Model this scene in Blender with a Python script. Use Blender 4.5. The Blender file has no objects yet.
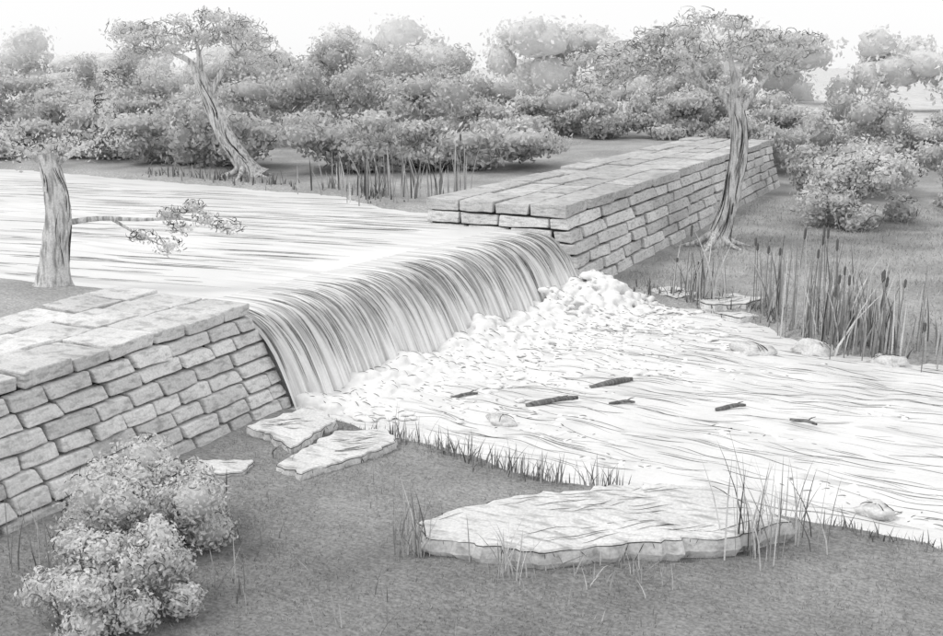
import bpy, math, random, bmesh
import numpy as np
from mathutils import Vector, noise as mn
random.seed(7); rng=np.random.default_rng(7)
S=bpy.context.scene
S.view_settings.view_transform='Standard'; S.view_settings.look='None'; S.view_settings.exposure=0

# ---------------------------------------------------------------- materials
def pencil(name, lo, hi, scale=4, stretch=(1,1,1), rot=(0,0,0), grain=45, gamt=.25, rough=.9, bump=.25, tone=False,
           pos=(.35,.65), uv=False, detail=5, dist=.3, spec=.15, patchy=0, pscale=.5, trans=0):
    m=bpy.data.materials.new(name); m.use_nodes=True; N=m.node_tree.nodes; L=m.node_tree.links
    b=N['Principled BSDF']; b.inputs['Roughness'].default_value=rough; b.inputs['Specular IOR Level'].default_value=spec
    tc=N.new('ShaderNodeTexCoord'); mp=N.new('ShaderNodeMapping')
    mp.inputs['Scale'].default_value=stretch; mp.inputs['Rotation'].default_value=rot
    L.new(tc.outputs['UV' if uv else 'Object'],mp.inputs[0])
    n=N.new('ShaderNodeTexNoise'); n.inputs['Scale'].default_value=scale; n.inputs['Detail'].default_value=detail; n.inputs['Distortion'].default_value=dist
    L.new(mp.outputs[0],n.inputs['Vector'])
    r=N.new('ShaderNodeValToRGB'); r.color_ramp.elements[0].position=pos[0]; r.color_ramp.elements[1].position=pos[1]
    r.color_ramp.elements[0].color=(lo,lo,lo,1); r.color_ramp.elements[1].color=(hi,hi,hi,1); L.new(n.outputs[0],r.inputs[0])
    g=N.new('ShaderNodeTexNoise'); g.inputs['Scale'].default_value=grain; g.inputs['Detail'].default_value=3; L.new(tc.outputs['Object'],g.inputs['Vector'])
    gm=N.new('ShaderNodeMapRange'); gm.inputs[1].default_value=.35; gm.inputs[2].default_value=.65; gm.inputs[3].default_value=1-gamt; gm.inputs[4].default_value=1
    L.new(g.outputs[0],gm.inputs[0])
    mx=N.new('ShaderNodeMix'); mx.data_type='RGBA'; mx.blend_type='MULTIPLY'; mx.inputs[0].default_value=1
    L.new(r.outputs[0],mx.inputs[6]); L.new(gm.outputs[0],mx.inputs[7]); out=mx.outputs[2]
    if patchy:
        p=N.new('ShaderNodeTexNoise'); p.inputs['Scale'].default_value=pscale; p.inputs['Detail'].default_value=4; L.new(tc.outputs['Object'],p.inputs['Vector'])
        pm=N.new('ShaderNodeMapRange'); pm.inputs[1].default_value=.38; pm.inputs[2].default_value=.62; pm.inputs[3].default_value=1-patchy; pm.inputs[4].default_value=1
        L.new(p.outputs[0],pm.inputs[0])
        m3=N.new('ShaderNodeMix'); m3.data_type='RGBA'; m3.blend_type='MULTIPLY'; m3.inputs[0].default_value=1
        L.new(out,m3.inputs[6]); L.new(pm.outputs[0],m3.inputs[7]); out=m3.outputs[2]
    if tone:
        a=N.new('ShaderNodeAttribute'); a.attribute_name='tone'
        m2=N.new('ShaderNodeMix'); m2.data_type='RGBA'; m2.blend_type='MULTIPLY'; m2.inputs[0].default_value=1
        L.new(out,m2.inputs[6]); L.new(a.outputs['Fac'],m2.inputs[7]); out=m2.outputs[2]
    L.new(out,b.inputs['Base Color'])
    if trans:
        tr=N.new('ShaderNodeBsdfTranslucent'); L.new(out,tr.inputs[0]); ms=N.new('ShaderNodeMixShader'); ms.inputs[0].default_value=trans
        L.new(b.outputs[0],ms.inputs[1]); L.new(tr.outputs[0],ms.inputs[2]); L.new(ms.outputs[0],N['Material Output'].inputs[0])
    if bump:
        bp=N.new('ShaderNodeBump'); bp.inputs['Strength'].default_value=bump; bp.inputs['Distance'].default_value=.03
        L.new(n.outputs[0],bp.inputs['Height']); L.new(bp.outputs[0],b.inputs['Normal'])
    return m
M={}
M['ground']=pencil('grass_ground',.74,1.0,9,(1,3.2,1),(0,0,.7),30,.35,tone=True,patchy=.25,pscale=.7)
M['stone']=pencil('cut_stone',.58,.88,5,(1,1.2,4),(.25,0,.3),35,.2,pos=(.33,.50),bump=.7,tone=True,patchy=.16,pscale=1.2)
M['mortar']=pencil('mortar',.03,.07,8)
M['rock']=pencil('rock',.52,.85,3,(1,4,3),(0,0,.5),30,.2,pos=(.33,.50),bump=.6,patchy=.12,pscale=1.5)
M['ink']=pencil('dark_line',.03,.09,8,bump=0)
M['soft']=pencil('grey_line',.14,.32,8,bump=0)
M['bark']=pencil('bark',.36,.80,5,(3,3,.45),(0,0,0),40,.25,pos=(.36,.54),bump=.9)
M['leaf']=pencil('leaf',.88,1,3,grain=20,gamt=.08,tone=True,bump=0,trans=.35)
M['blade']=pencil('grass_blade',.8,1,3,tone=True,bump=0)
M['foam']=pencil('foam',.84,.93,4,grain=14,gamt=.08,bump=.3,rough=.7)
M['river']=pencil('river_water',.68,.88,2.2,(.3,2.3,1),(0,0,-.05),25,.06,rough=.45,bump=.35,pos=(.34,.46),dist=1.8,spec=.2,patchy=.12,pscale=.8)
M['pool']=pencil('pool_water',.70,.88,1.3,(.22,2.2,1),(0,0,.16),25,.05,rough=.4,bump=.2,pos=(.34,.48),dist=.6,spec=.2,patchy=.10,pscale=.3)
M['fall']=pencil('falling_water',.50,.96,1,(110,1.3,1),(0,0,0),25,.06,rough=.5,bump=.5,pos=(.36,.57),tone=True,uv=True,dist=.1,spec=.2)
M['drift']=pencil('wet_wood',.10,.3,5,(1,6,1))

# ---------------------------------------------------------------- mesh helpers
class MB:
    def __init__(s): s.v=[];s.f=[];s.t=[];s.n=0
    def add(s,v,f,t=1.0):
        v=np.asarray(v,float).reshape(-1,3); s.v.append(v)
        f=np.asarray(f,dtype=np.int64)+s.n; s.f.extend(f.tolist()); s.n+=len(v)
        s.t.append(np.broadcast_to(np.asarray(t,float),(len(v),)))
def make(name,mb,mat,parent=None,loc=(0,0,0),smooth=True):
    loc=np.array(loc,float)
    v=np.concatenate(mb.v)-loc; me=bpy.data.meshes.new(name); me.from_pydata(v.tolist(),[],mb.f)
    a=me.attributes.new('tone','FLOAT','POINT'); a.data.foreach_set('value',np.concatenate(mb.t).astype(np.float32))
    if smooth: me.polygons.foreach_set('use_smooth',[True]*len(me.polygons))
    me.materials.append(M[mat]); me.update()
    o=bpy.data.objects.new(name,me); S.collection.objects.link(o)
    if parent is not None: o.parent=parent
    else: o.location=loc
    return o
def group(name,loc):
    e=bpy.data.objects.new(name,None); e.location=loc; e.empty_display_size=.3; S.collection.objects.link(e); return e
def tube(mb,pts,rad,k=3,tone=1.0,rough=0):
    pts=np.asarray(pts,float); n=len(pts); rad=np.broadcast_to(np.asarray(rad,float),(n,))
    T=np.gradient(pts,axis=0); T/=np.linalg.norm(T,axis=1)[:,None]+1e-9
    up=np.array([0,0,1.]) if abs(T[0][2])<.8 else np.array([1.,0,0])
    A=np.cross(T,up); A/=np.linalg.norm(A,axis=1)[:,None]+1e-9; B=np.cross(T,A)
    th=np.linspace(0,2*np.pi,k,endpoint=False)
    rr=rad[:,None]*np.ones((1,k))
    if rough: 
        prof=1+rough*(rng.random(k)-.5)
        rr=rr*prof[None,:]*(1+rough*.4*(rng.random((n,k))-.5))
    V=pts[:,None,:]+rr[:,:,None]*(np.cos(th)[None,:,None]*A[:,None,:]+np.sin(th)[None,:,None]*B[:,None,:])
    f=[]
    for i in range(n-1):
        for j in range(k):
            a=i*k+j;b=i*k+(j+1)%k; f.append((a,b,b+k,a+k))
    mb.add(V.reshape(-1,3),f,tone)
def stroke(mb,pts,r):
    n=len(pts); s=np.linspace(0,1,n); tube(mb,pts,r*(.25+.75*np.sin(np.pi*s)**.6),3)
def ico(sub):
    me=bpy.data.meshes.new('t')
    bm=bmesh.new(); bmesh.ops.create_icosphere(bm,subdivisions=sub,radius=1); bm.to_mesh(me); bm.free()
    v=np.array([x.co[:] for x in me.vertices]); f=np.array([p.vertices[:] for p in me.polygons]); bpy.data.meshes.remove(me); return v,f
ICO2=ico(2);ICO3=ico(3)
def smooth(x): x=np.clip(x,0,1); return x*x*(3-2*x)
def nz(x,y,s=1.0,o=0.0): return mn.noise(Vector((x*s+o,y*s-o,o*.37)))
def lump(mb,c,r,amp=.18,fr=2.2,base=ICO3,tone=1.0,seed=0):
    v,f=base; out=np.empty_like(v)
    for i,p in enumerate(v):
        d=1+amp*mn.noise(Vector(p*fr)+Vector((seed*3.1,seed,seed*1.7)))*1.6+amp*.5*mn.noise(Vector(p*fr*3)+Vector((seed,0,seed)))
        out[i]=p*d
    mb.add(out*np.array(r)+np.array(c),f,tone)

# ---------------------------------------------------------------- terrain
NB=np.array([(-9,12.1),(-8,12.05),(-6.86,11.86),(-5.6,11.55),(-4.3,11.3),(-2.8,11.6),(-1.5,11.5),(0,11.35),(10,11),(60,9),(1500,9)])
FB=np.array([(-9,22.4),(-7.2,22.4),(-6.2,21.7),(-5.3,21.4),(-3.7,20.7),(-2.6,19.3),(-1.8,18.95),(-.6,19.1),(5,19.5),(60,21),(1500,21)])
UF=np.array([(-1500,38),(-40,27),(-30,26.4),(-23,25.7),(-19,25.2),(-16,24.9),(-14.8,23.9),(-13.6,23.0),(-12,23.0)])
POOL=1.42
def vnoise(X,Y,s,o):
    return (np.sin(X*s+1.7*np.sin(Y*s*.8+o)+o)*np.cos(Y*s*1.1+1.3*np.sin(X*s*.7+2*o))
            +.5*np.sin(X*s*2.3+Y*s*1.9+o*3)*np.cos(Y*s*2.7-X*s*1.3))/1.5
def ground_z(X,Y):
    X=np.asarray(X,float);Y=np.asarray(Y,float)
    wob=.10*vnoise(X,Y*0,2.3,1.)+.05*vnoise(X,Y*0,6.1,2.)
    yn=np.interp(X,NB[:,0],NB[:,1])+wob; yf=np.interp(X,FB[:,0],FB[:,1])-wob*1.5
    dn=yn-Y; df=Y-yf; d=np.maximum(dn,df)
    land=.14*smooth(d/.22)+.03*vnoise(X,Y,1.3,0)*smooth(d/2)
    land=land+np.where(dn>0,.012*np.clip(dn,0,30),.03*np.clip(df-24,0,40))
    zd=np.where(d>0,land,-.5*smooth(-d/.7))
    uf=np.interp(X,UF[:,0],UF[:,1])+.25*vnoise(X,Y*0,1.9,4.); un=12.4+.12*vnoise(X,Y*0,2.1,5.)
    a=un-Y; b=Y-uf; e=np.maximum(a,b)
    zu=POOL+np.where(e>0,.12*smooth(e/.3)+.02*np.clip(e,0,20)*np.where(b>0,1,.2)+.04*vnoise(X,Y,.9,1)*smooth(e/2),-.5*smooth(-e/.7))
    w=smooth((-10.2-X)/.2)
    wide=smooth((-6-X)/9)
    k=np.maximum(smooth((3.5-Y)/2.5),smooth((Y-43.8)/6))
    w=w*(1-k)+wide*k
    z=zd*(1-w)+zu*w
    foot=((X>-12.0)&(X<-9.3)&(Y>3.2)&(Y<12.1))|((X>-11.5)&(X<-8.0)&(Y>21.6)&(Y<44.5))
    z=np.where(foot,np.minimum(z,.6),z)
    far=np.sqrt((X+5)**2+(Y-20)**2)
    return z-.004*np.clip(far-70,0,400)
def axis(lo,hi,step,far):
    a=list(np.arange(lo,hi+1e-6,step)); s=step
    l=[];x=lo
    while x>-far: s*=1.18;x-=s;l.append(x)
    s=step;x=hi;r=[]
    while x<far: s*=1.18;x+=s;r.append(x)
    return np.array(l[::-1]+a+r)
gx=axis(-30,4,.14,1500); gy=axis(3,32,.14,1500)
X,Y=np.meshgrid(gx,gy,indexing='ij'); Z=ground_z(X,Y)
nx,ny=X.shape
idx=np.arange(nx*ny).reshape(nx,ny)
F=np.stack([idx[:-1,:-1],idx[1:,:-1],idx[1:,1:],idx[:-1,1:]],-1).reshape(-1,4)
def ground_tone(X,Y):
    yn=np.interp(X,NB[:,0],NB[:,1])
    t=.56+.07*vnoise(X,Y,.5,3.)
    t=np.where((Y<13)&(X>-9.5),.46+.07*vnoise(X,Y,.8,2.)-.08*smooth((yn-Y-1)/2),t)
    t=np.where(X<-10.3,.60+.05*vnoise(X,Y,.5,3),t)
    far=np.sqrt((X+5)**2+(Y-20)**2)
    return t+(1.0-t)*smooth((far-36)/35)  # distance haze painted into the tone: ground whitens far out
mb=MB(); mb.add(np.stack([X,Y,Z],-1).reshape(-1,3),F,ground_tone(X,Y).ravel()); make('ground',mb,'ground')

# ---------------------------------------------------------------- water
YR=21.45
def xc(Y): return -9.62+(Y-12.15)/(YR-12.15)*1.1      # crest line
def river_z(X,Y):
    near=np.exp(-np.clip(X+8.6,0,99)/3.0)
    return .03*vnoise(X,Y,2.0,1)+.02*vnoise(X*.5,Y,4.1,2)+near*(.08*vnoise(X,Y,2.6,3)+.05)
rx=np.concatenate([np.arange(-9.2,4,.09),4+np.cumsum(.09*1.13**np.arange(55))]); ry=np.arange(8,24.6,.1)
X,Y=np.meshgrid(rx,ry,indexing='ij'); nx,ny=X.shape; idx=np.arange(nx*ny).reshape(nx,ny)
F=np.stack([idx[:-1,:-1],idx[1:,:-1],idx[1:,1:],idx[:-1,1:]],-1).reshape(-1,4)
river=group('river',(-3,16,0))
mb=MB(); mb.add(np.stack([X,Y,river_z(X,Y)],-1).reshape(-1,3),F); make('water_surface',mb,'river',river,(-3,16,0))
ys=np.arange(11,46,.25); us=np.concatenate([[0],np.cumsum(.12*1.09**np.arange(72))])
U,Y=np.meshgrid(us,ys,indexing='ij'); X=xc(np.clip(Y,12,22))-1.2-U
Zp=POOL+.012*vnoise(X,Y,1.1,2)*smooth(U/2)
nx,ny=X.shape; idx=np.arange(nx*ny).reshape(nx,ny)
F=np.stack([idx[:-1,:-1],idx[:-1,1:],idx[1:,1:],idx[1:,:-1]],-1).reshape(-1,4)
pool=group('mill_pond',(-15,18,POOL))
mb=MB(); mb.add(np.stack([X,Y,Zp],-1).reshape(-1,3),F); make('water_surface',mb,'pool',pool,(-15,18,POOL))
P=np.array([(-1.2,POOL),(-.8,POOL),(-.45,1.415),(-.2,1.39),(.02,1.32),(.2,1.21),(.36,1.05),(.5,.86),(.62,.64),(.73,.40),(.83,.15),(.92,-.12)])
s=np.linspace(0,1,len(P)); sd=np.linspace(0,1,34); PX=np.interp(sd,s,P[:,0]); PZ=np.interp(sd,s,P[:,1])
fy=np.linspace(12.12,YR,460)
Sd,Y=np.meshgrid(sd,fy,indexing='ij')
def ripf(y,q): return .035*(np.sin(y*7+1.5*np.sin(y*2.1))+.6*np.sin(y*17+2*np.sin(y*3))+.5*np.sin(y*31+1))*smooth((q-.35)/.5)
rip=ripf(Y,Sd)
X=xc(Y)+PX[:,None]+rip; Zf=np.broadcast_to(PZ[:,None],Y.shape)+rip*.3
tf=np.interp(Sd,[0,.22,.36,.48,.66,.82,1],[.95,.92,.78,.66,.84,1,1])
nx,ny=X.shape; idx=np.arange(nx*ny).reshape(nx,ny)
F=np.stack([idx[:-1,:-1],idx[1:,:-1],idx[1:,1:],idx[:-1,1:]],-1).reshape(-1,4)
wf=group('waterfall',(-9,17.5,.6))
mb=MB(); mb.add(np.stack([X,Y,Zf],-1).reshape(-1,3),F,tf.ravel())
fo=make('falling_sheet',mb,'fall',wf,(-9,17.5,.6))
uvl=fo.data.uv_layers.new(name='UVMap'); li=np.empty(len(fo.data.loops),np.int32); fo.data.loops.foreach_get('vertex_index',li)
uvs=np.stack([(Y.ravel()-12.1)/9.4,Sd.ravel()],-1)[li]; uvl.data.foreach_set('uv',uvs.ravel().astype(np.float32))
mb=MB()
for i in range(420):
    y=random.uniform(12.2,YR-.1); a=random.uniform(.1,.55); b=min(.95,a+random.uniform(.12,.4)); q=np.linspace(a,b,9)
    r=ripf(y,q); x=xc(y)+np.interp(q,s,P[:,0])+r+.006; z=np.interp(q,s,P[:,1])+r*.3+.006
    stroke(mb,np.stack([x,y+random.uniform(-.03,.03)*q,z],-1),random.uniform(.002,.006))
make('water_streaks',mb,'soft',wf,(-9,17.5,.6))
mb=MB(); yy=(12.3,YR); V=[]
for y in yy:
    for px,pz in list(zip(P[:,0]-.14,P[:,1]-.12))+[(.7,-.6),(-1.3,-.6)]: V.append((xc(y)+px,y,pz))
n=len(P)+2; f=[(i,(i+1)%n,n+(i+1)%n,n+i) for i in range(n)]
mb.add(V,f); mb.f.append(list(range(n))); mb.f.append(list(range(n,2*n))[::-1]); make('weir',mb,'rock',None,(-9,17,.5),smooth=False)
mb=MB(); mb2=MB()
for i in range(900):
    x0=-8+11*random.random()**.8; y0=random.uniform(11.8,22.5); Ln=random.uniform(.15,1.3)
    k=random.uniform(-.22,.14)+.1*math.sin(y0*1.3); c=random.uniform(-.18,.18)
    t=np.linspace(0,Ln,10); x=x0+t; y=y0+k*t+c*t*t+.03*np.sin(t*5+i)
    if y.min()<np.interp(x0,NB[:,0],NB[:,1])+.2 or y.max()>np.interp(x0+Ln,FB[:,0],FB[:,1])-.15: continue
    stroke(mb if i%14 else mb2,np.stack([x,y,river_z(x,y)+.003],-1),random.uniform(.0015,.0045))
make('current_lines',mb,'soft',river,(-3,16,0)); make('current_lines_dark',mb2,'ink',river,(-3,16,0))
mb=MB()
for i in range(380):
    y0=random.uniform(12.6,24.5); x0=-10.7-16*random.random()**1.3; Ln=random.uniform(.5,2.8); t=np.linspace(0,Ln,10)
    x=x0-t; y=y0-.16*t+.04*np.sin(t*2+i)+.02*t*t*math.sin(i)
    if y.max()>np.interp(x.min(),UF[:,0],UF[:,1])-.6 or y.min()<12.6: continue
    stroke(mb,np.stack([x,y,np.full(10,POOL+.012)],-1),random.uniform(.002,.006))
make('current_lines',mb,'soft',pool,(-15,18,POOL))
# froth: many overlapping bubbles fused into one churning mass
foam=group('foam',(-7.5,17,.2)); mb=MB(); ma=MB()
v2,f2=ICO2
def bubble(c,r,arcs=True,flat=1.):
    sc=np.array([r*random.uniform(.85,1.5),r*random.uniform(.85,1.5),r*random.uniform(.6,.9)*flat])
    q=v2*(1+.18*np.sin(v2@rng.normal(size=3)*4+random.random()*6))[:,None]
    mb.add(q*sc+c,f2)
    if arcs:
        az=random.uniform(-.5,1.4); d=np.array([math.cos(az),math.sin(az),0]); a0=random.uniform(.1,.9); a1=a0+random.uniform(.8,1.7)
        t=np.linspace(a0,a1,9); p=(np.cos(t)[:,None]*d+np.sin(t)[:,None]*np.array([0,0,1]))*sc*1.04+c
        stroke(ma,p,random.uniform(.003,.0075))
for i in range(4200):
    y=random.uniform(12.3,YR-.15); f=(y-12)/9.5; off=abs(random.gauss(0,.65+.9*f)); x=xc(y)+.82+off-.1
    lob=.75+.35*math.sin(y*2.3)+.25*math.sin(y*5.1+1)
    hgt=(.20+.30*f**1.5)*math.exp(-(off/(.6+.6*f))**2)*lob
    big=random.random()<.15
    r=(random.uniform(.08,.16) if big else random.uniform(.03,.09))*(1-.2*min(1.6,off)); z=random.uniform(.0,1)*hgt+.02
    bubble(np.array([x,y,z]),r,random.random()<(.9 if big else .2),1 if off<.8 else .6)
for i in range(700):
    y=random.gauss(20.9,.6); x=random.gauss(-7.2,.42); z=max(.02,random.uniform(0,.72)*math.exp(-((y-21.1)**2+(x+7.4)**2)/.7))
    if y<21.7 or x>-7.4: bubble(np.array([x,y,z]),random.uniform(.04,.13),random.random()<.35)
def patch(px,py,pr,nn):
    for i in range(nn):
        x=random.gauss(px,pr*.8); y=random.gauss(py,pr*.3)
        if y<np.interp(x,NB[:,0],NB[:,1])+.25 or y>np.interp(x,FB[:,0],FB[:,1])-.3 or x<-7.9: continue
        bubble(np.array([x,y,float(river_z(x,y))-.01]),random.uniform(.03,.085),random.random()<.55,.45)
for p in [(-6.5,13.6,.8,70),(-6.5,15.4,1,110),(-6.1,17.6,1.1,140),(-5.6,19.6,1,110),(-5,13.0,.5,35),(-4.9,16.6,.8,70),(-4.6,18.6,.9,70),(-3.6,17.2,.7,30),(-2.6,14.2,.5,20),(-1.2,12.6,.5,30),(-.4,12.2,.4,24),(-1.2,16,.5,16),(-3.9,12.3,.5,25)]: patch(*p)
fb=make('froth',mb,'foam',foam,(-7.5,17,.2)); md=fb.modifiers.new('fuse','REMESH'); md.mode='VOXEL'; md.voxel_size=.025; md.use_smooth_shade=True
md=fb.modifiers.new('soften','SMOOTH'); md.iterations=5; md.factor=.5
make('froth_edges',ma,'soft',foam,(-7.5,17,.2))

# ---------------------------------------------------------------- block walls
def build_wall(name,y0,y1,zt,xt,xb,xback,zb,course,bl,toptone,gy_,gap,rag):
    loc=((xt+xback)/2,(y0+y1)/2,0); g=group(name,loc)
    xf=lambda z: xt+(xb-xt)*(zt-z)/(zt-zb)
    bm=bmesh.new(); tl=bm.verts.layers.float.new('tone')
    def blk(pts,tone):
        vs=[bm.verts.new((p[0]+random.uniform(-rag,rag),p[1]+random.uniform(-rag,rag)*1.3,p[2]+random.uniform(-rag,rag)*.7)) for p in pts]
        for v_ in vs: v_[tl]=tone
        for q in ((0,3,2,1),(4,5,6,7),(0,1,5,4),(1,2,6,5),(2,3,7,6),(3,0,4,7)): bm.faces.new([vs[i] for i in q])
    cz=zt-course; rows=3 if xt-xback<3 else 4; xs=np.linspace(xback-.03,xt+.03,rows+1)
    for r in range(rows):
        y=y0-.03; first=True
        while y<y1:
            L_=bl*random.uniform(.8,1.4)*(.6 if first and r%2 else 1); ye=min(y+L_,y1+.03)
            if y1-ye<bl*.35: ye=y1+.03
            A=y if first else y+gy_; first=False
            a,b=xs[r]+gap*.9,xs[r+1]; h=random.uniform(-.028,.028); o=random.uniform(-.03,.045) if r==rows-1 else 0
            blk([(a,A,cz+gap*.7),(b+o,A,cz+gap*.7),(b+o,ye,cz+gap*.7),(a,ye,cz+gap*.7),(a,A,zt+h),(b+o,A,zt+h),(b+o,ye,zt+h),(a,ye,zt+h)],toptone*random.uniform(.82,1.05))
            y=ye
            if ye>=y1: break
    nC=int(round((cz-zb)/course)); ch=(cz-zb)/nC
    for c in range(nC):
        za=zb+c*ch+gap*.8; zc=zb+(c+1)*ch
        y=y0; first=True
        while y<y1-1e-3:
            L_=bl*random.uniform(.6,1.25)*(.5 if first and c%2 else 1); ye=min(y+L_,y1)
            if y1-ye<bl*.3: ye=y1
            j=random.uniform(-.03,.035); A=y+(0 if first else gy_); B=ye
            xa,xe=xf(za)+j,xf(zc)+j; d=.38
            blk([(xa-d,A,za),(xa,A,za),(xa,B,za),(xa-d,B,za),(xe-d,A,zc),(xe,A,zc),(xe,B,zc),(xe-d,B,zc)],random.uniform(.76,1.1))
            first=False; y=ye
        for (ya,yb) in ((y0,y0+.35),(y1-.35,y1)):
            x=xback; xr=min(xf(za),xf(zc))-.42
            while x<xr-.1:
                L_=min(bl,1.2)*random.uniform(.6,1.0); xe=min(x+L_,xr)
                if xr-xe<.3: xe=xr
                j=random.uniform(0,.02)
                blk([(x+gap*.6,ya-j,za),(xe-gap*.4,ya-j,za),(xe-gap*.4,yb,za),(x+gap*.6,yb,za),(x+gap*.6,ya-j,zc),(xe-gap*.4,ya-j,zc),(xe-gap*.4,yb,zc),(x+gap*.6,yb,zc)],random.uniform(.8,1.05)); x=xe
    bmesh.ops.bevel(bm,geom=bm.edges[:],offset=.02,segments=2,affect='EDGES',profile=.5)
    bmesh.ops.subdivide_edges(bm,edges=[e for e in bm.edges if e.calc_length()>.3],cuts=3,use_grid_fill=True)
    for v_ in bm.verts:
        q=mn.noise_vector(v_.co*3.5); v_.co+=Vector((q[0]*.025,q[1]*.02,q[2]*.02))
    bmesh.ops.translate(bm,verts=bm.verts,vec=(-loc[0],-loc[1],-loc[2]))
    me=bpy.data.meshes.new('blocks'); bm.to_mesh(me); bm.free(); me.materials.append(M['stone'])
    o=bpy.data.objects.new('blocks',me); S.collection.objects.link(o); o.parent=g
    mc=MB(); i=.10
    c8=[(xback+i,y0+i,zb-.4),(xf(zb)-i,y0+i,zb-.4),(xf(zb)-i,y1-i,zb-.4),(xback+i,y1-i,zb-.4),(xback+i,y0+i,zt-.07),(xt-i,y0+i,zt-.07),(xt-i,y1-i,zt-.07),(xback+i,y1-i,zt-.07)]
    mc.add(c8,[(0,3,2,1),(4,5,6,7),(0,1,5,4),(1,2,6,5),(2,3,7,6),(3,0,4,7)]); make('mortar_core',mc,'mortar',g,loc,smooth=False)
build_wall('stone_wall',3.0,12.15,1.60,-9.62,-8.74,-12.15,-.12,.2,.72,1.0,.04,.038,.018)
build_wall('stone_wall',21.4,44.8,2.0,-8.2,-7.6,-11.6,-.2,.27,1.9,.80,.14,.055,.028)

# ---------------------------------------------------------------- rocks
def slab(name,outline,zt,zb,seed,tilt=(0,0),cracks=14,lw=.006):
    O=np.array(outline,float); c=O.mean(0); pts=[]
    n=len(O)
    for i in range(n):
        a=O[i];b=O[(i+1)%n]; m=max(3,int(np.linalg.norm(b-a)/.07))
        for k in range(m):
            p=a+(b-a)*k/m; dd=(p-c)/np.linalg.norm(p-c); pts.append(p+dd*(.08*nz(p[0],p[1],3,seed)+.07*nz(p[0],p[1],8,seed)+.03*nz(p[0],p[1],20,seed)))
    R=np.array(pts); n=len(R); V=[]
    prof=[(.02,0),(.3,0),(.6,0),(.85,0),(.97,-.005),(1.0,-.03)]
    def zz(p,o): return zt+(p[0]-c[0])*tilt[0]+(p[1]-c[1])*tilt[1]+.035*nz(p[0],p[1],1.4,seed)+.02*nz(p[0],p[1],5,seed)+o
    for sc,o in prof:
        for p in R: q=c+(p-c)*sc; V.append((q[0],q[1],zz(q,o)))
    for k,u in enumerate((.35,.6,1.0)):
        for j,p in enumerate(R):
            w=1.0+.05*nz(j*.35,k*3.7,1,seed)+(.02 if k==0 else -.03); q=c+(p-c)*w; t=zz(q,-.045); V.append((q[0],q[1],t+(zb-t)*u))
    rings=len(prof)+3; f=[]
    for r in range(rings-1):
        for j in range(n): a=r*n+j;b=r*n+(j+1)%n; f.append((a,b,b+n,a+n)[::-1])
    g=group(name,(c[0],c[1],zt)); mb=MB(); mb.add(V,f); mb.f.append(list(range(n))); make('body',mb,'rock',g,(c[0],c[1],zt),smooth=False)
    ml=MB(); V=np.array(V); e=V[5*n:6*n]; j=0
    while j<n:
        L_=random.randint(8,26); seg=[e[(j+k)%n]+np.array([0,0,.004]) for k in range(L_)]
        if L_>3: stroke(ml,np.array(seg),lw)
        j+=L_+random.randint(-2,1)
    for k in range(cracks):
        j=random.randrange(n); a=V[5*n+j]; b=V[7*n+(j+random.randint(-2,2))%n]; t=np.linspace(0,1,6)[:,None]
        p=a+(b-a)*t; o=(p[:,:2]-c); p[:,:2]+=o/np.linalg.norm(o,axis=1)[:,None]*.012; stroke(ml,p,lw*.8)
    for k in range(cracks*2):
        j=random.randrange(n); sc=random.uniform(.2,.9); q=c+(R[j]-c)*sc; a=random.uniform(-.2,.5)+.5; L_=random.uniform(.15,.6)
        t=np.linspace(-L_/2,L_/2,7); p=np.stack([q[0]+t*math.cos(a),q[1]+t*math.sin(a)+.02*np.sin(t*9),0*t],-1)
        ok=True
        for r in p:
            r[2]=zz(r,0)+.004
            if min(np.linalg.norm(R-r[:2],axis=1))<.08: ok=False
        if ok: stroke(ml,p,lw*.5)
    make('cracks',ml,'ink',g,(c[0],c[1],zt)); return g
slab('flat_rock',[(-4.97,8.88),(-4.45,9.85),(-3.47,10.73),(-2.39,11.17),(-1.9,10.85),(-1.47,10.58),(-1.86,10.0),(-2.87,9.3),(-3.56,8.8),(-4.66,8.6)],.40,.05,1.3,cracks=30)
slab('flat_rock',[(-8.6,10.7),(-8.3,11.75),(-7.6,11.45),(-7.67,10.45)],.30,.05,2.3,tilt=(-.05,.02))
slab('flat_rock',[(-7.5,11.2),(-6.96,11.6),(-6.5,11.2),(-7.0,9.75),(-7.45,9.85)],.26,.02,3.3)
slab('flat_rock',[(-8.4,9.6),(-7.8,9.9),(-7.7,9.5),(-8.2,9.2)],.24,.05,4.3,cracks=6)
slab('flat_rock',[(-8.4,8.8),(-8.1,9.1),(-7.9,8.6),(-8.3,8.4)],.24,.05,5.3,cracks=6)
slab('flat_rock',[(-5.4,21.7),(-4.7,22.6),(-3.9,22.2),(-4.2,21.4),(-4.9,21.2)],.22,-.1,6.3,tilt=(.06,-.05),cracks=10,lw=.011)
slab('flat_rock',[(-6.6,22.3),(-6.1,22.8),(-5.3,22.3),(-5.7,21.7)],.18,-.1,7.3,tilt=(.05,.05),cracks=8,lw=.011)
slab('flat_rock',[(-4.7,20.9),(-4.3,21.3),(-3.8,21.0),(-4.1,20.6)],.12,-.2,8.3,cracks=6,lw=.01)
def boulder(c,r,seed):
    g=group('river_boulder',c); mb=MB(); lump(mb,c,r,.35,1.6,ICO3,1,seed); make('body',mb,'rock',g,c)
    ml=MB()
    for k in range(4):
        az=random.uniform(0,6.28); d=np.array([math.cos(az),math.sin(az),0]); t=np.linspace(.3,random.uniform(1.0,1.9),9)
        stroke(ml,(np.cos(t)[:,None]*d+np.sin(t)[:,None]*np.array([0,0,1]))*np.array(r)*1.04+np.array(c),.006)
    make('cracks',ml,'ink',g,c)
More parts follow.
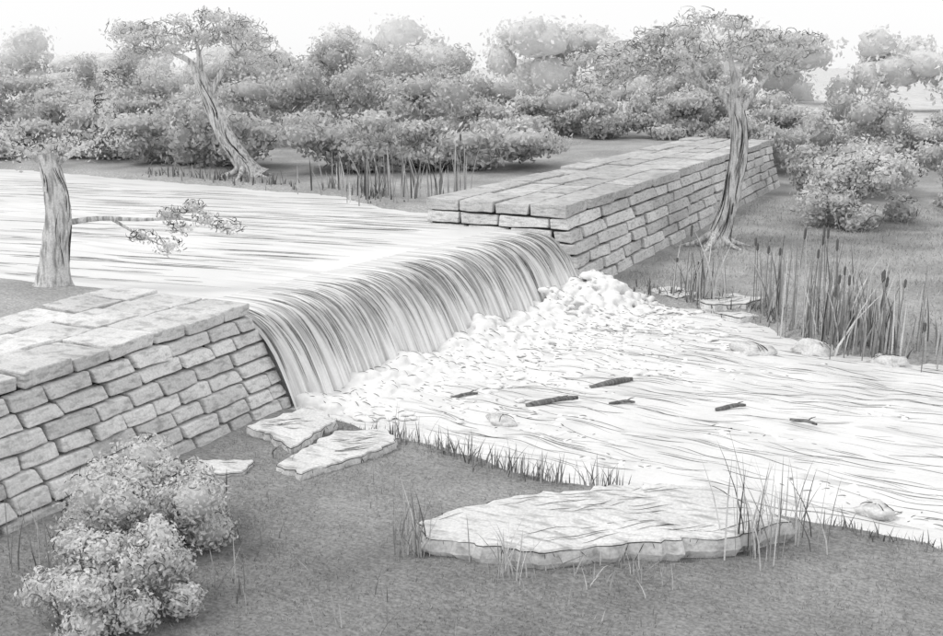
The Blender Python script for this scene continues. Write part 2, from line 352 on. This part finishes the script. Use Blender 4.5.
boulder((-3.46,18.5,.04),(.34,.24,.16),1); boulder((-2.45,18.95,.05),(.36,.22,.2),2); boulder((-1.2,18.8,.03),(.3,.2,.14),4)
boulder((-.75,12.1,.03),(.2,.14,.1),5); boulder((-5.9,13.1,.02),(.22,.13,.1),6)
for (c,a,L_,r) in [((-5.57,14.2),.75,.85,.04),((-5.07,15.5),.9,.8,.045),((-3.08,15.1),.7,.5,.03),((-2.0,14.9),-.3,.4,.025),((-6.9,13.9),.8,.45,.025),((-4.6,14.6),.5,.4,.025)]:
    mb=MB(); t=np.linspace(-.5,.5,9); d=np.array([math.cos(a),math.sin(a),.06]); p=np.array([c[0],c[1],.06])+t[:,None]*L_*d+np.stack([0*t,.02*np.sin(t*7),.01*np.cos(t*6)],-1)
    tube(mb,p,r*np.array([.7,.95,1,1,.9,1,.85,.8,.6]),8,rough=.5)
    q=p[5]; tube(mb,[q,q+np.array([.05,.08,.03]),q+np.array([.1,.12,.04])],[r*.5,r*.35,.004],5); make('driftwood',mb,'drift',None,(c[0],c[1],.06))

# ---------------------------------------------------------------- vegetation
def leaves(mb,cs,dens,size,tl=.35,th=.85,rr=(.6,1.15),under=.25):
    for (c,r) in cs:
        n=int(dens); u=rng.normal(size=(n,3)); u/=np.linalg.norm(u,axis=1)[:,None]
        rad=rng.uniform(rr[0],rr[1],n)[:,None]; ph=rng.random(3)*9
        bump=1+.28*np.sin(u@np.array([5,3,4.])+ph[0])[:,None]*np.cos(u@np.array([-3,6,2.])+ph[1])[:,None]
        p=u*rad*bump*np.array(r)+np.array(c)
        nrm=u+rng.normal(size=(n,3))*.6; nrm/=np.linalg.norm(nrm,axis=1)[:,None]
        a=np.cross(nrm,rng.normal(size=(n,3))); a/=np.linalg.norm(a,axis=1)[:,None]; b=np.cross(nrm,a)
        s=size*rng.uniform(.6,1.3,n)[:,None]
        V=np.stack([p-a*s,p+b*s*.55+nrm*s*.15,p+a*s,p-b*s*.55+nrm*s*.15],1).reshape(-1,3)
        f=np.arange(4*n).reshape(n,4); t=rng.uniform(tl,th,n)*(1-under+under*u[:,2]); mb.add(V,f,np.repeat(t,4))  # tone drops toward each clump's underside, shade put into the leaf colour
def curls(mb,cs,n,size,lw):
    for (c,r) in cs:
        for i in range(n):
            u=rng.normal(size=3); u/=np.linalg.norm(u)
            if u[2]<-.5: u[2]*=-1
            p=u*np.array(r)*random.uniform(.98,1.2)+np.array(c)
            a=np.cross(u,[0,0,1.]); a/=np.linalg.norm(a)+1e-6; b=np.cross(u,a)*-1
            if random.random()<.5: a,b=a,u*.6+b*.6
            s=size*random.uniform(.5,1.3); t=np.linspace(0,random.uniform(3,6),11)+random.uniform(0,6); k=np.linspace(.3,1,11)
            q=p+s*(np.cos(t)*k)[:,None]*a+s*(np.sin(t)*k)[:,None]*b+np.linspace(0,s*1.5,11)[:,None]*a*random.choice([-1,1])
            stroke(mb,q,lw*random.uniform(.6,1.2))
def shrub(name,loc,cs,dens,size,ncurl,csz,lw,tl=.4,th=.85,core=.62):
    g=group(name,loc); mb=MB()
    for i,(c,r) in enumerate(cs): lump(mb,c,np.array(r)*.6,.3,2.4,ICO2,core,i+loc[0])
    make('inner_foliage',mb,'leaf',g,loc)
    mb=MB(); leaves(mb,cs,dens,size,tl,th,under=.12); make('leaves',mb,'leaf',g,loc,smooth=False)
    mb=MB(); curls(mb,cs,ncurl,csz,lw); make('twigs',mb,'ink',g,loc); return g
def gz(x,y): return float(ground_z(x,y))
def clumpset(c,R,H,n,rs):
    out=[]
    for i in range(n):
        a=random.uniform(0,6.28); q=random.random()**.6; z=random.uniform(.2,1)
        k=math.sqrt(max(.1,1-(z-.25)**2*.9))
        r=R*random.uniform(*rs); out.append(((c[0]+R*.85*q*k*math.cos(a),c[1]+R*.85*q*k*math.sin(a),c[2]+H*z*.72),(r,r,r*.85)))
    return out
z0=gz(-7.5,7.7)
shrub('shrub',(-7.5,7.7,z0),clumpset((-7.5,7.7,z0),.9,.95,24,(.18,.36)),1000,.026,20,.05,.0042,.85,1.0,.9)
z0=gz(-6.6,6.4)
shrub('shrub',(-6.65,6.35,z0),clumpset((-6.65,6.35,z0),.78,.8,22,(.18,.36)),1000,.025,20,.05,.0042,.88,1.0,.9)
z0=gz(-3.4,34.8)
shrub('shrub',(-3.4,34.8,z0),clumpset((-3.4,34.8,z0),2.0,2.4,26,(.2,.36)),800,.075,12,.18,.013,.85,1.0,.9)
def row(cs,xs,ys,h,n,jy,R=(1.0,1.9),m=7):
    for i in range(n):
        t=(i+random.random())/n; x=np.interp(t,[0,1],xs); y=np.interp(t,[0,1],ys)+random.uniform(-jy,jy); z=gz(x,y)
        hh=h*random.uniform(.55,1.15); r=random.uniform(*R)
        for k in range(m):
            q=random.uniform(.35,.75); zc=random.uniform(.12,.8)
            cs.append(((x+random.uniform(-1,1)*r*(1.3-.6*zc),y+random.uniform(-1,1)*r*.8,z+hh*zc),(r*q,r*q,hh*random.uniform(.15,.27))))
cs=[]
row(cs,(-34,-18),(29.5,29.5),2.2,8,1.0); row(cs,(-46,-20),(36,37),3.6,13,1.5)
row(cs,(-20,-12.5),(31,32),1.5,5,1); row(cs,(-22,-8),(43,48),3.0,11,2); row(cs,(-16,12),(56,52),3.8,18,2)
row(cs,(-6,12),(42,40),2.2,9,2); row(cs,(-50,-24),(46,50),4.6,11,2); row(cs,(2,14),(30,34),2.0,6,2)
g=group('shrub_thicket',(-15,40,1.5)); mb=MB()
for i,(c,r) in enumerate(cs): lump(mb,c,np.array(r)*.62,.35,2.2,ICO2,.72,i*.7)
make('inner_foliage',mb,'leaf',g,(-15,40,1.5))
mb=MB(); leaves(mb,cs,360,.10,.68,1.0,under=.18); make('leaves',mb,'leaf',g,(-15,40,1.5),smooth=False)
mb=MB(); curls(mb,cs,3,.24,.013); make('twigs',mb,'soft',g,(-15,40,1.5))
# far tree line, haze painted in by near-white leaf tones
ct=[]
row(ct,(-110,60),(92,92),7.5,30,5,(3.2,5.5),7)
g=group('distant_trees',(-20,92,0)); mb=MB()
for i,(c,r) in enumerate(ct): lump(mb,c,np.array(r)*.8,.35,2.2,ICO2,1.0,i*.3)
make('inner_foliage',mb,'leaf',g,(-20,92,0))
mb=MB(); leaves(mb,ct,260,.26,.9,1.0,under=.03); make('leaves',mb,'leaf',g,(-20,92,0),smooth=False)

def limb(mb,ml,pts,r0,r1,k=12,lines=10,lw=.01,flare=0):
    pts=np.array(pts,float); n=len(pts); t=np.linspace(0,1,n); tt=np.linspace(0,1,max(8,n*5))
    Q=np.stack([np.interp(tt,t,pts[:,i]) for i in range(3)],-1)
    for _ in range(3): Q[1:-1]=(Q[:-2]+2*Q[1:-1]+Q[2:])/4
    R=r0+(r1-r0)*tt**.8+flare*np.exp(-tt*14)
    tube(mb,Q,R,k,rough=.25)
    for i in range(lines):
        a0=random.uniform(0,6.28); s0=random.uniform(0,.8); s1=min(.98,s0+random.uniform(.06,.3)); u=np.linspace(s0,s1,10)
        C=np.stack([np.interp(u,tt,Q[:,j]) for j in range(3)],-1); rr=np.interp(u,tt,R)*1.03; a=a0+.3*np.sin(u*12+a0)
        stroke(ml,C+np.stack([rr*np.cos(a),rr*np.sin(a),0*a],-1),lw*random.uniform(.5,1.1))
RT=np.array([.899,.438,0]); FW=np.array([-.438,.899,0])
def tree(name,base,trunk,r0,r1,branches,crown,dens,lsz,ncurl,csz,lw,flare=.2,roots=True,lines=60,tw='soft'):
    base=np.array(base,float); g=group(name,base); mb=MB(); ml=MB()
    w=lambda p: base+RT*p[0]+FW*p[2]+np.array([0,0,p[1]])   # local: across, up, back
    limb(mb,ml,[w(p) for p in trunk],r0,r1,14,lines,lw,flare)
    if roots:
        for a in np.linspace(0,6.28,7)[:-1]+random.random():
            L_=r0*random.uniform(2.5,4.5); d=np.array([math.cos(a),math.sin(a),0])
            e=base+d*L_; e[2]=gz(e[0],e[1])-.03
            limb(mb,ml,[base+d*r0*.4+np.array([0,0,.35]),base+d*L_*.45+np.array([0,0,.1]),e],r0*.45,.03,8,2,lw*.6)
    for (pts,a,b) in branches: limb(mb,ml,[w(p) for p in pts],a,b,8,0,lw*.8)
    C=[(tuple(w(c)),r) for c,r in crown]
    ends=[w(q) for (pts,a,b) in branches for q in pts]
    for c,r in C:
        e=min(ends,key=lambda q:np.linalg.norm(q-np.array(c))); m=(e+np.array(c))/2+rng.normal(size=3)*.08
        tube(mb,[e,m,np.array(c)+np.array([0,0,r[2]*.3])],[r1*.16,r1*.1,r1*.04],5)
    make('trunk_and_limbs',mb,'bark',g,base); make('bark_furrows',ml,'ink',g,base)
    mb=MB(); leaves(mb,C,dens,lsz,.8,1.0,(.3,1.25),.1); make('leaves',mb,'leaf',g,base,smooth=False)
    mb=MB(); curls(mb,C,ncurl,csz,lw*.8); make('twigs',mb,tw,g,base)
b=(-6.56,28.9,gz(-6.56,28.9))
cr=[]
for i in range(44):
    a=random.uniform(-3.8,2.0)
    cr.append(((a,4.9+.5*math.cos(a*.6)+random.uniform(-.4,.75)-.06*abs(a),random.uniform(-1.6,1.6)),(random.uniform(.35,.7),random.uniform(.35,.7),random.uniform(.14,.26))))
tree('tree',b,[(0,-.1,0),(.12,.5,0),(.36,1.4,0),(.5,2.4,0),(.45,3.3,0),(.25,4.0,0)],.29,.2,
 [([(.3,3.7,0),(.0,4.1,.1),(-.6,4.35,.1),(-1.5,4.7,.2),(-2.6,4.8,0)],.15,.04),([(.25,3.9,0),(.2,4.5,-.2),(.0,5.2,-.3)],.15,.05),
  ([(.4,3.6,0),(.75,4.1,0),(1.2,4.6,.3),(1.8,4.9,.2)],.13,.04),([(-.5,4.3,.1),(-1,4.9,-.4),(-1.6,5.2,-.6)],.08,.03),([(.2,4.0,0),(.6,4.8,.6),(1.0,5.3,1)],.1,.03)],
 cr,180,.06,14,.16,.014)
b=(-21.3,27.2,gz(-21.3,27.2)); cr=[]
for i in range(32):
    a=random.uniform(-3.7,1.0); cr.append(((a,3.95+random.uniform(-.3,.8)+.25*math.cos(a+1.5),random.uniform(-1.3,1.3)),(random.uniform(.35,.7),random.uniform(.35,.7),random.uniform(.14,.26))))
tree('tree',b,[(.3,-.1,0),(-.1,.5,0),(-.6,1.3,0),(-.95,2.2,0),(-1.3,3.2,0)],.31,.2,
 [([(-1.0,2.5,0),(-.6,3.2,0),(-.1,3.8,.1),(.5,4.1,.2)],.12,.03),([(-1.25,3.1,0),(-1.6,3.6,.1),(-2.4,3.9,.2),(-3.2,4.0,0)],.14,.03),([(-1.25,3.1,0),(-1.2,3.8,-.2),(-1.3,4.3,-.3)],.12,.03)],
 cr,170,.06,12,.17,.014)
b=(-13.3,12.15,gz(-13.3,12.15))
cr=[((-.3,2.1,0),(.42,.4,.2)),((.1,2.25,.1),(.4,.4,.2)),((.55,2.15,0),(.38,.35,.17)),((.95,2.3,.1),(.28,.28,.15)),((.9,2.75,.1),(.17,.17,.22)),((1.02,3.15,.1),(.13,.13,.2)),((-.75,2.3,0),(.4,.4,.24)),
    ((1.35,.78,0),(.2,.16,.1)),((1.75,.62,0),(.24,.18,.12)),((1.9,.9,.1),(.22,.2,.1)),((2.4,1.05,0),(.2,.2,.14)),((2.75,.92,0),(.22,.2,.1)),((2.2,1.25,0),(.14,.14,.1)),((1.8,1.15,0),(.15,.15,.08))]
tree('tree',b,[(-.15,-.1,0),(-.08,.5,0),(.05,1.1,0),(.02,1.6,0),(-.05,2.1,0)],.24,.15,
 [([(.1,1.0,0),(.7,1.08,0),(1.4,1.05,0),(2.0,1.08,0),(2.7,.92,0)],.055,.012),([(.9,1.05,0),(1.3,.8,0),(1.7,.62,0)],.03,.008),([(1.6,1.06,0),(2.1,1.2,0),(2.4,1.15,0)],.03,.008),
  ([(0,1.9,0),(.4,2.15,0),(.9,2.4,.1),(1.0,3.2,.1)],.06,.01),([(-.05,1.9,0),(-.5,2.2,0),(-.8,2.3,0)],.06,.02)],
 cr,120,.032,18,.07,.0085,roots=False,flare=.1,tw='ink')

def blades(mb,x,y,n,spread,h,w,lean=.35,tl=.12,th=.5,zb=None):
    for i in range(n):
        px=x+random.gauss(0,spread); py=y+random.gauss(0,spread*.8); z=gz(px,py) if zb is None else zb
        H=h*random.uniform(.45,1.1); a=random.uniform(0,6.28); d=np.array([math.cos(a),math.sin(a),0]); l=abs(random.gauss(0,lean))*H
        f=random.uniform(0,3.14); e=np.array([math.cos(f),math.sin(f),0])*w*random.uniform(.6,1.2)
        t=np.array([0,.3,.6,.85,1]); P_=np.array([px,py,z-.03])+t[:,None]**1.8*d*l+t[:,None]*np.array([0,0,H]); ww=np.array([.8,1,.75,.4,.05])[:,None]*e
        V=np.stack([P_-ww,P_+ww],1).reshape(-1,3); mb.add(V,[(2*k,2*k+1,2*k+3,2*k+2) for k in range(4)],random.uniform(tl,th))
def clump(name,spots,heads=0,**k):
    x=np.mean([s_[0] for s_ in spots]);y=np.mean([s_[1] for s_ in spots]); mb=MB()
    for s_ in spots: blades(mb,s_[0],s_[1],s_[2],s_[3],s_[4],s_[5],**k)
    for i in range(heads):      # cattail heads on stalks
        s_=random.choice(spots); px=s_[0]+random.gauss(0,s_[3]); py=s_[1]+random.gauss(0,s_[3]); z=gz(px,py); H=s_[4]*random.uniform(.8,1.15); lx=random.uniform(-.12,.12)
        tube(mb,[(px,py,z-.05),(px+lx*.4,py,z+H*.6),(px+lx,py,z+H)],[.01,.009,.007],5,.3)
        tube(mb,[(px+lx*.88,py,z+H*.88),(px+lx*.9,py,z+H*.9),(px+lx*.98,py,z+H*.98),(px+lx,py,z+H)],[.008,.026,.026,.008],6,.16)
    make(name,mb,'blade',None,(x,y,gz(x,y)),smooth=False)
clump('reed_clump',[(-5.1,21.75,40,.25,1.5,.017),(-5.6,22.2,16,.2,.8,.017)],4,lean=.2,tl=.1,th=.9)
clump('reed_clump',[(-3.7,21.3,40,.25,1.6,.017)],4,lean=.2,tl=.1,th=.9)
clump('reed_clump',[(-2.1,19.4,80,.32,1.7,.017),(-1.5,19.3,80,.32,1.5,.017),(-2.6,19.9,36,.3,1.9,.016)],14,lean=.2,tl=.08,th=.95)
clump('reed_clump',[(-.3,19.6,50,.35,1.2,.017)],4,lean=.2,tl=.12,th=.85)
clump('reed_clump',[(-14.8,24.5,34,.5,1.4,.026),(-13.5,24.4,30,.5,1.3,.026),(-16.4,25.6,22,.6,1.1,.024),(-12.8,25.2,20,.4,1.6,.024)],8,lean=.2,tl=.12,th=.8)
clump('grass_tuft',[(-1.75,10.05,34,.14,1.15,.009),(-1.35,10.6,28,.18,1.0,.009)],lean=.3,tl=.1,th=.95)
clump('grass_tuft',[(-4.85,8.55,34,.10,.75,.009),(-5.1,8.9,20,.12,.55,.009)],lean=.3,tl=.12,th=.95)
clump('grass_tuft',[(-3.75,8.55,32,.14,.62,.009),(-2.6,9.1,20,.2,.3,.009),(-3.1,8.9,18,.15,.28,.009)],lean=.4,tl=.4,th=1)
sp=[]
for i in range(36):
    x=-7.0+i*.1+random.uniform(-.1,.1); sp.append((x,np.interp(x,NB[:,0],NB[:,1])-.22+random.uniform(-.15,.05),random.randint(5,16),.09,random.uniform(.15,.45),.008))
clump('grass_tuft',sp,lean=.35,tl=.1,th=.65)
sp=[]
for i in range(26):
    x=-1.2+i*.1; sp.append((x,np.interp(x,NB[:,0],NB[:,1])-.15+random.uniform(-.2,.03),random.randint(4,9),.09,random.uniform(.1,.25),.008))
clump('grass_tuft',sp,lean=.5,tl=.1,th=.5)
clump('grass_tuft',[(-8.2,8.2,20,.2,.5,.01),(-8.0,9.0,14,.2,.35,.01),(-7.7,10.2,12,.15,.25,.008),(-6.7,8.1,18,.25,.4,.009),(-6.0,6.9,24,.25,.5,.009),(-7.9,6.6,20,.3,.8,.01),(-5.9,9.9,14,.3,.22,.008),(-4.9,7.3,18,.35,.3,.008),(-2.4,8.2,16,.4,.25,.008)],lean=.4,tl=.15,th=.8)
sp=[]
for i in range(60):
    x=random.uniform(-7.0,3); sp.append((x,np.interp(x,FB[:,0],FB[:,1])+.2+abs(random.gauss(0,.3)),random.randint(4,10),.12,random.uniform(.12,.4),.013))
for i in range(40):
    x=random.uniform(-26,-13.5); sp.append((x,np.interp(x,UF[:,0],UF[:,1])+.35+abs(random.gauss(0,.2)),random.randint(4,8),.2,random.uniform(.15,.5),.025))
clump('grass_tuft',sp,lean=.35,tl=.1,th=.5)
def turf(n,xa,xb,ya,yb,h,w):
    x=rng.uniform(xa,xb,n);y=rng.uniform(ya,yb,n); z=ground_z(x,y); k=(z>.1)&~((x<-8.7)&(y<12.3)); k&=~((x<-7.5)&(y>21))&(vnoise(x,y,1.7,6)>rng.uniform(-1.0,.5,n)); x,y,z=x[k],y[k],z[k]; n=len(x)
    a=rng.uniform(0,6.28,n); l=rng.normal(0,.5,(n,2)); H=h*rng.uniform(.4,1.2,n)
    b=np.stack([x,y,z-.01],-1); s=np.stack([np.cos(a),np.sin(a),0*a],-1)*w; t=b+np.stack([l[:,0]*H,l[:,1]*H,H],-1)
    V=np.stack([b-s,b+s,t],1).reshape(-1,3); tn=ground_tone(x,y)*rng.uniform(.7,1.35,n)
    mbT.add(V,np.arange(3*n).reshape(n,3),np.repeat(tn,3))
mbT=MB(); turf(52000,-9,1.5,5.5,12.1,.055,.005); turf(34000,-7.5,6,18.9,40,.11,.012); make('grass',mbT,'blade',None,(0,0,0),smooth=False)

# ---------------------------------------------------------------- light & camera
EL,AZ=math.radians(52),math.radians(-125)   # hazy sun from the left, behind the viewer
W=bpy.data.worlds.new('World'); S.world=W; W.use_nodes=True; N=W.node_tree.nodes; L=W.node_tree.links
sky=N.new('ShaderNodeTexSky'); sky.sky_type='NISHITA'; sky.sun_disc=False; sky.sun_elevation=EL; sky.sun_rotation=AZ
bw=N.new('ShaderNodeRGBToBW'); L.new(sky.outputs[0],bw.inputs[0])
whiten=N.new('ShaderNodeMix'); whiten.data_type='RGBA'; whiten.inputs[0].default_value=.85; whiten.inputs[7].default_value=(7.5,7.5,7.5,1)  # flat white added to the sky to brighten the scene
L.new(bw.outputs[0],whiten.inputs[6]); L.new(whiten.outputs[2],N['Background'].inputs[0]); N['Background'].inputs[1].default_value=.14
sd_=bpy.data.lights.new('sun','SUN'); sd_.energy=1.25; sd_.angle=math.radians(12); sd_.color=(1,.99,.975)
so=bpy.data.objects.new('sun',sd_); S.collection.objects.link(so)
D=Vector((math.sin(AZ)*math.cos(EL),math.cos(AZ)*math.cos(EL),math.sin(EL))); so.rotation_euler=D.to_track_quat('Z','Y').to_euler()
cd=bpy.data.cameras.new('camera'); cd.lens=40.24; cd.sensor_width=36; cd.clip_end=5000; co=bpy.data.objects.new('camera',cd); S.collection.objects.link(co)
co.location=(0,0,5); co.rotation_euler=(math.radians(90-13.5),0,math.radians(26)); S.camera=co
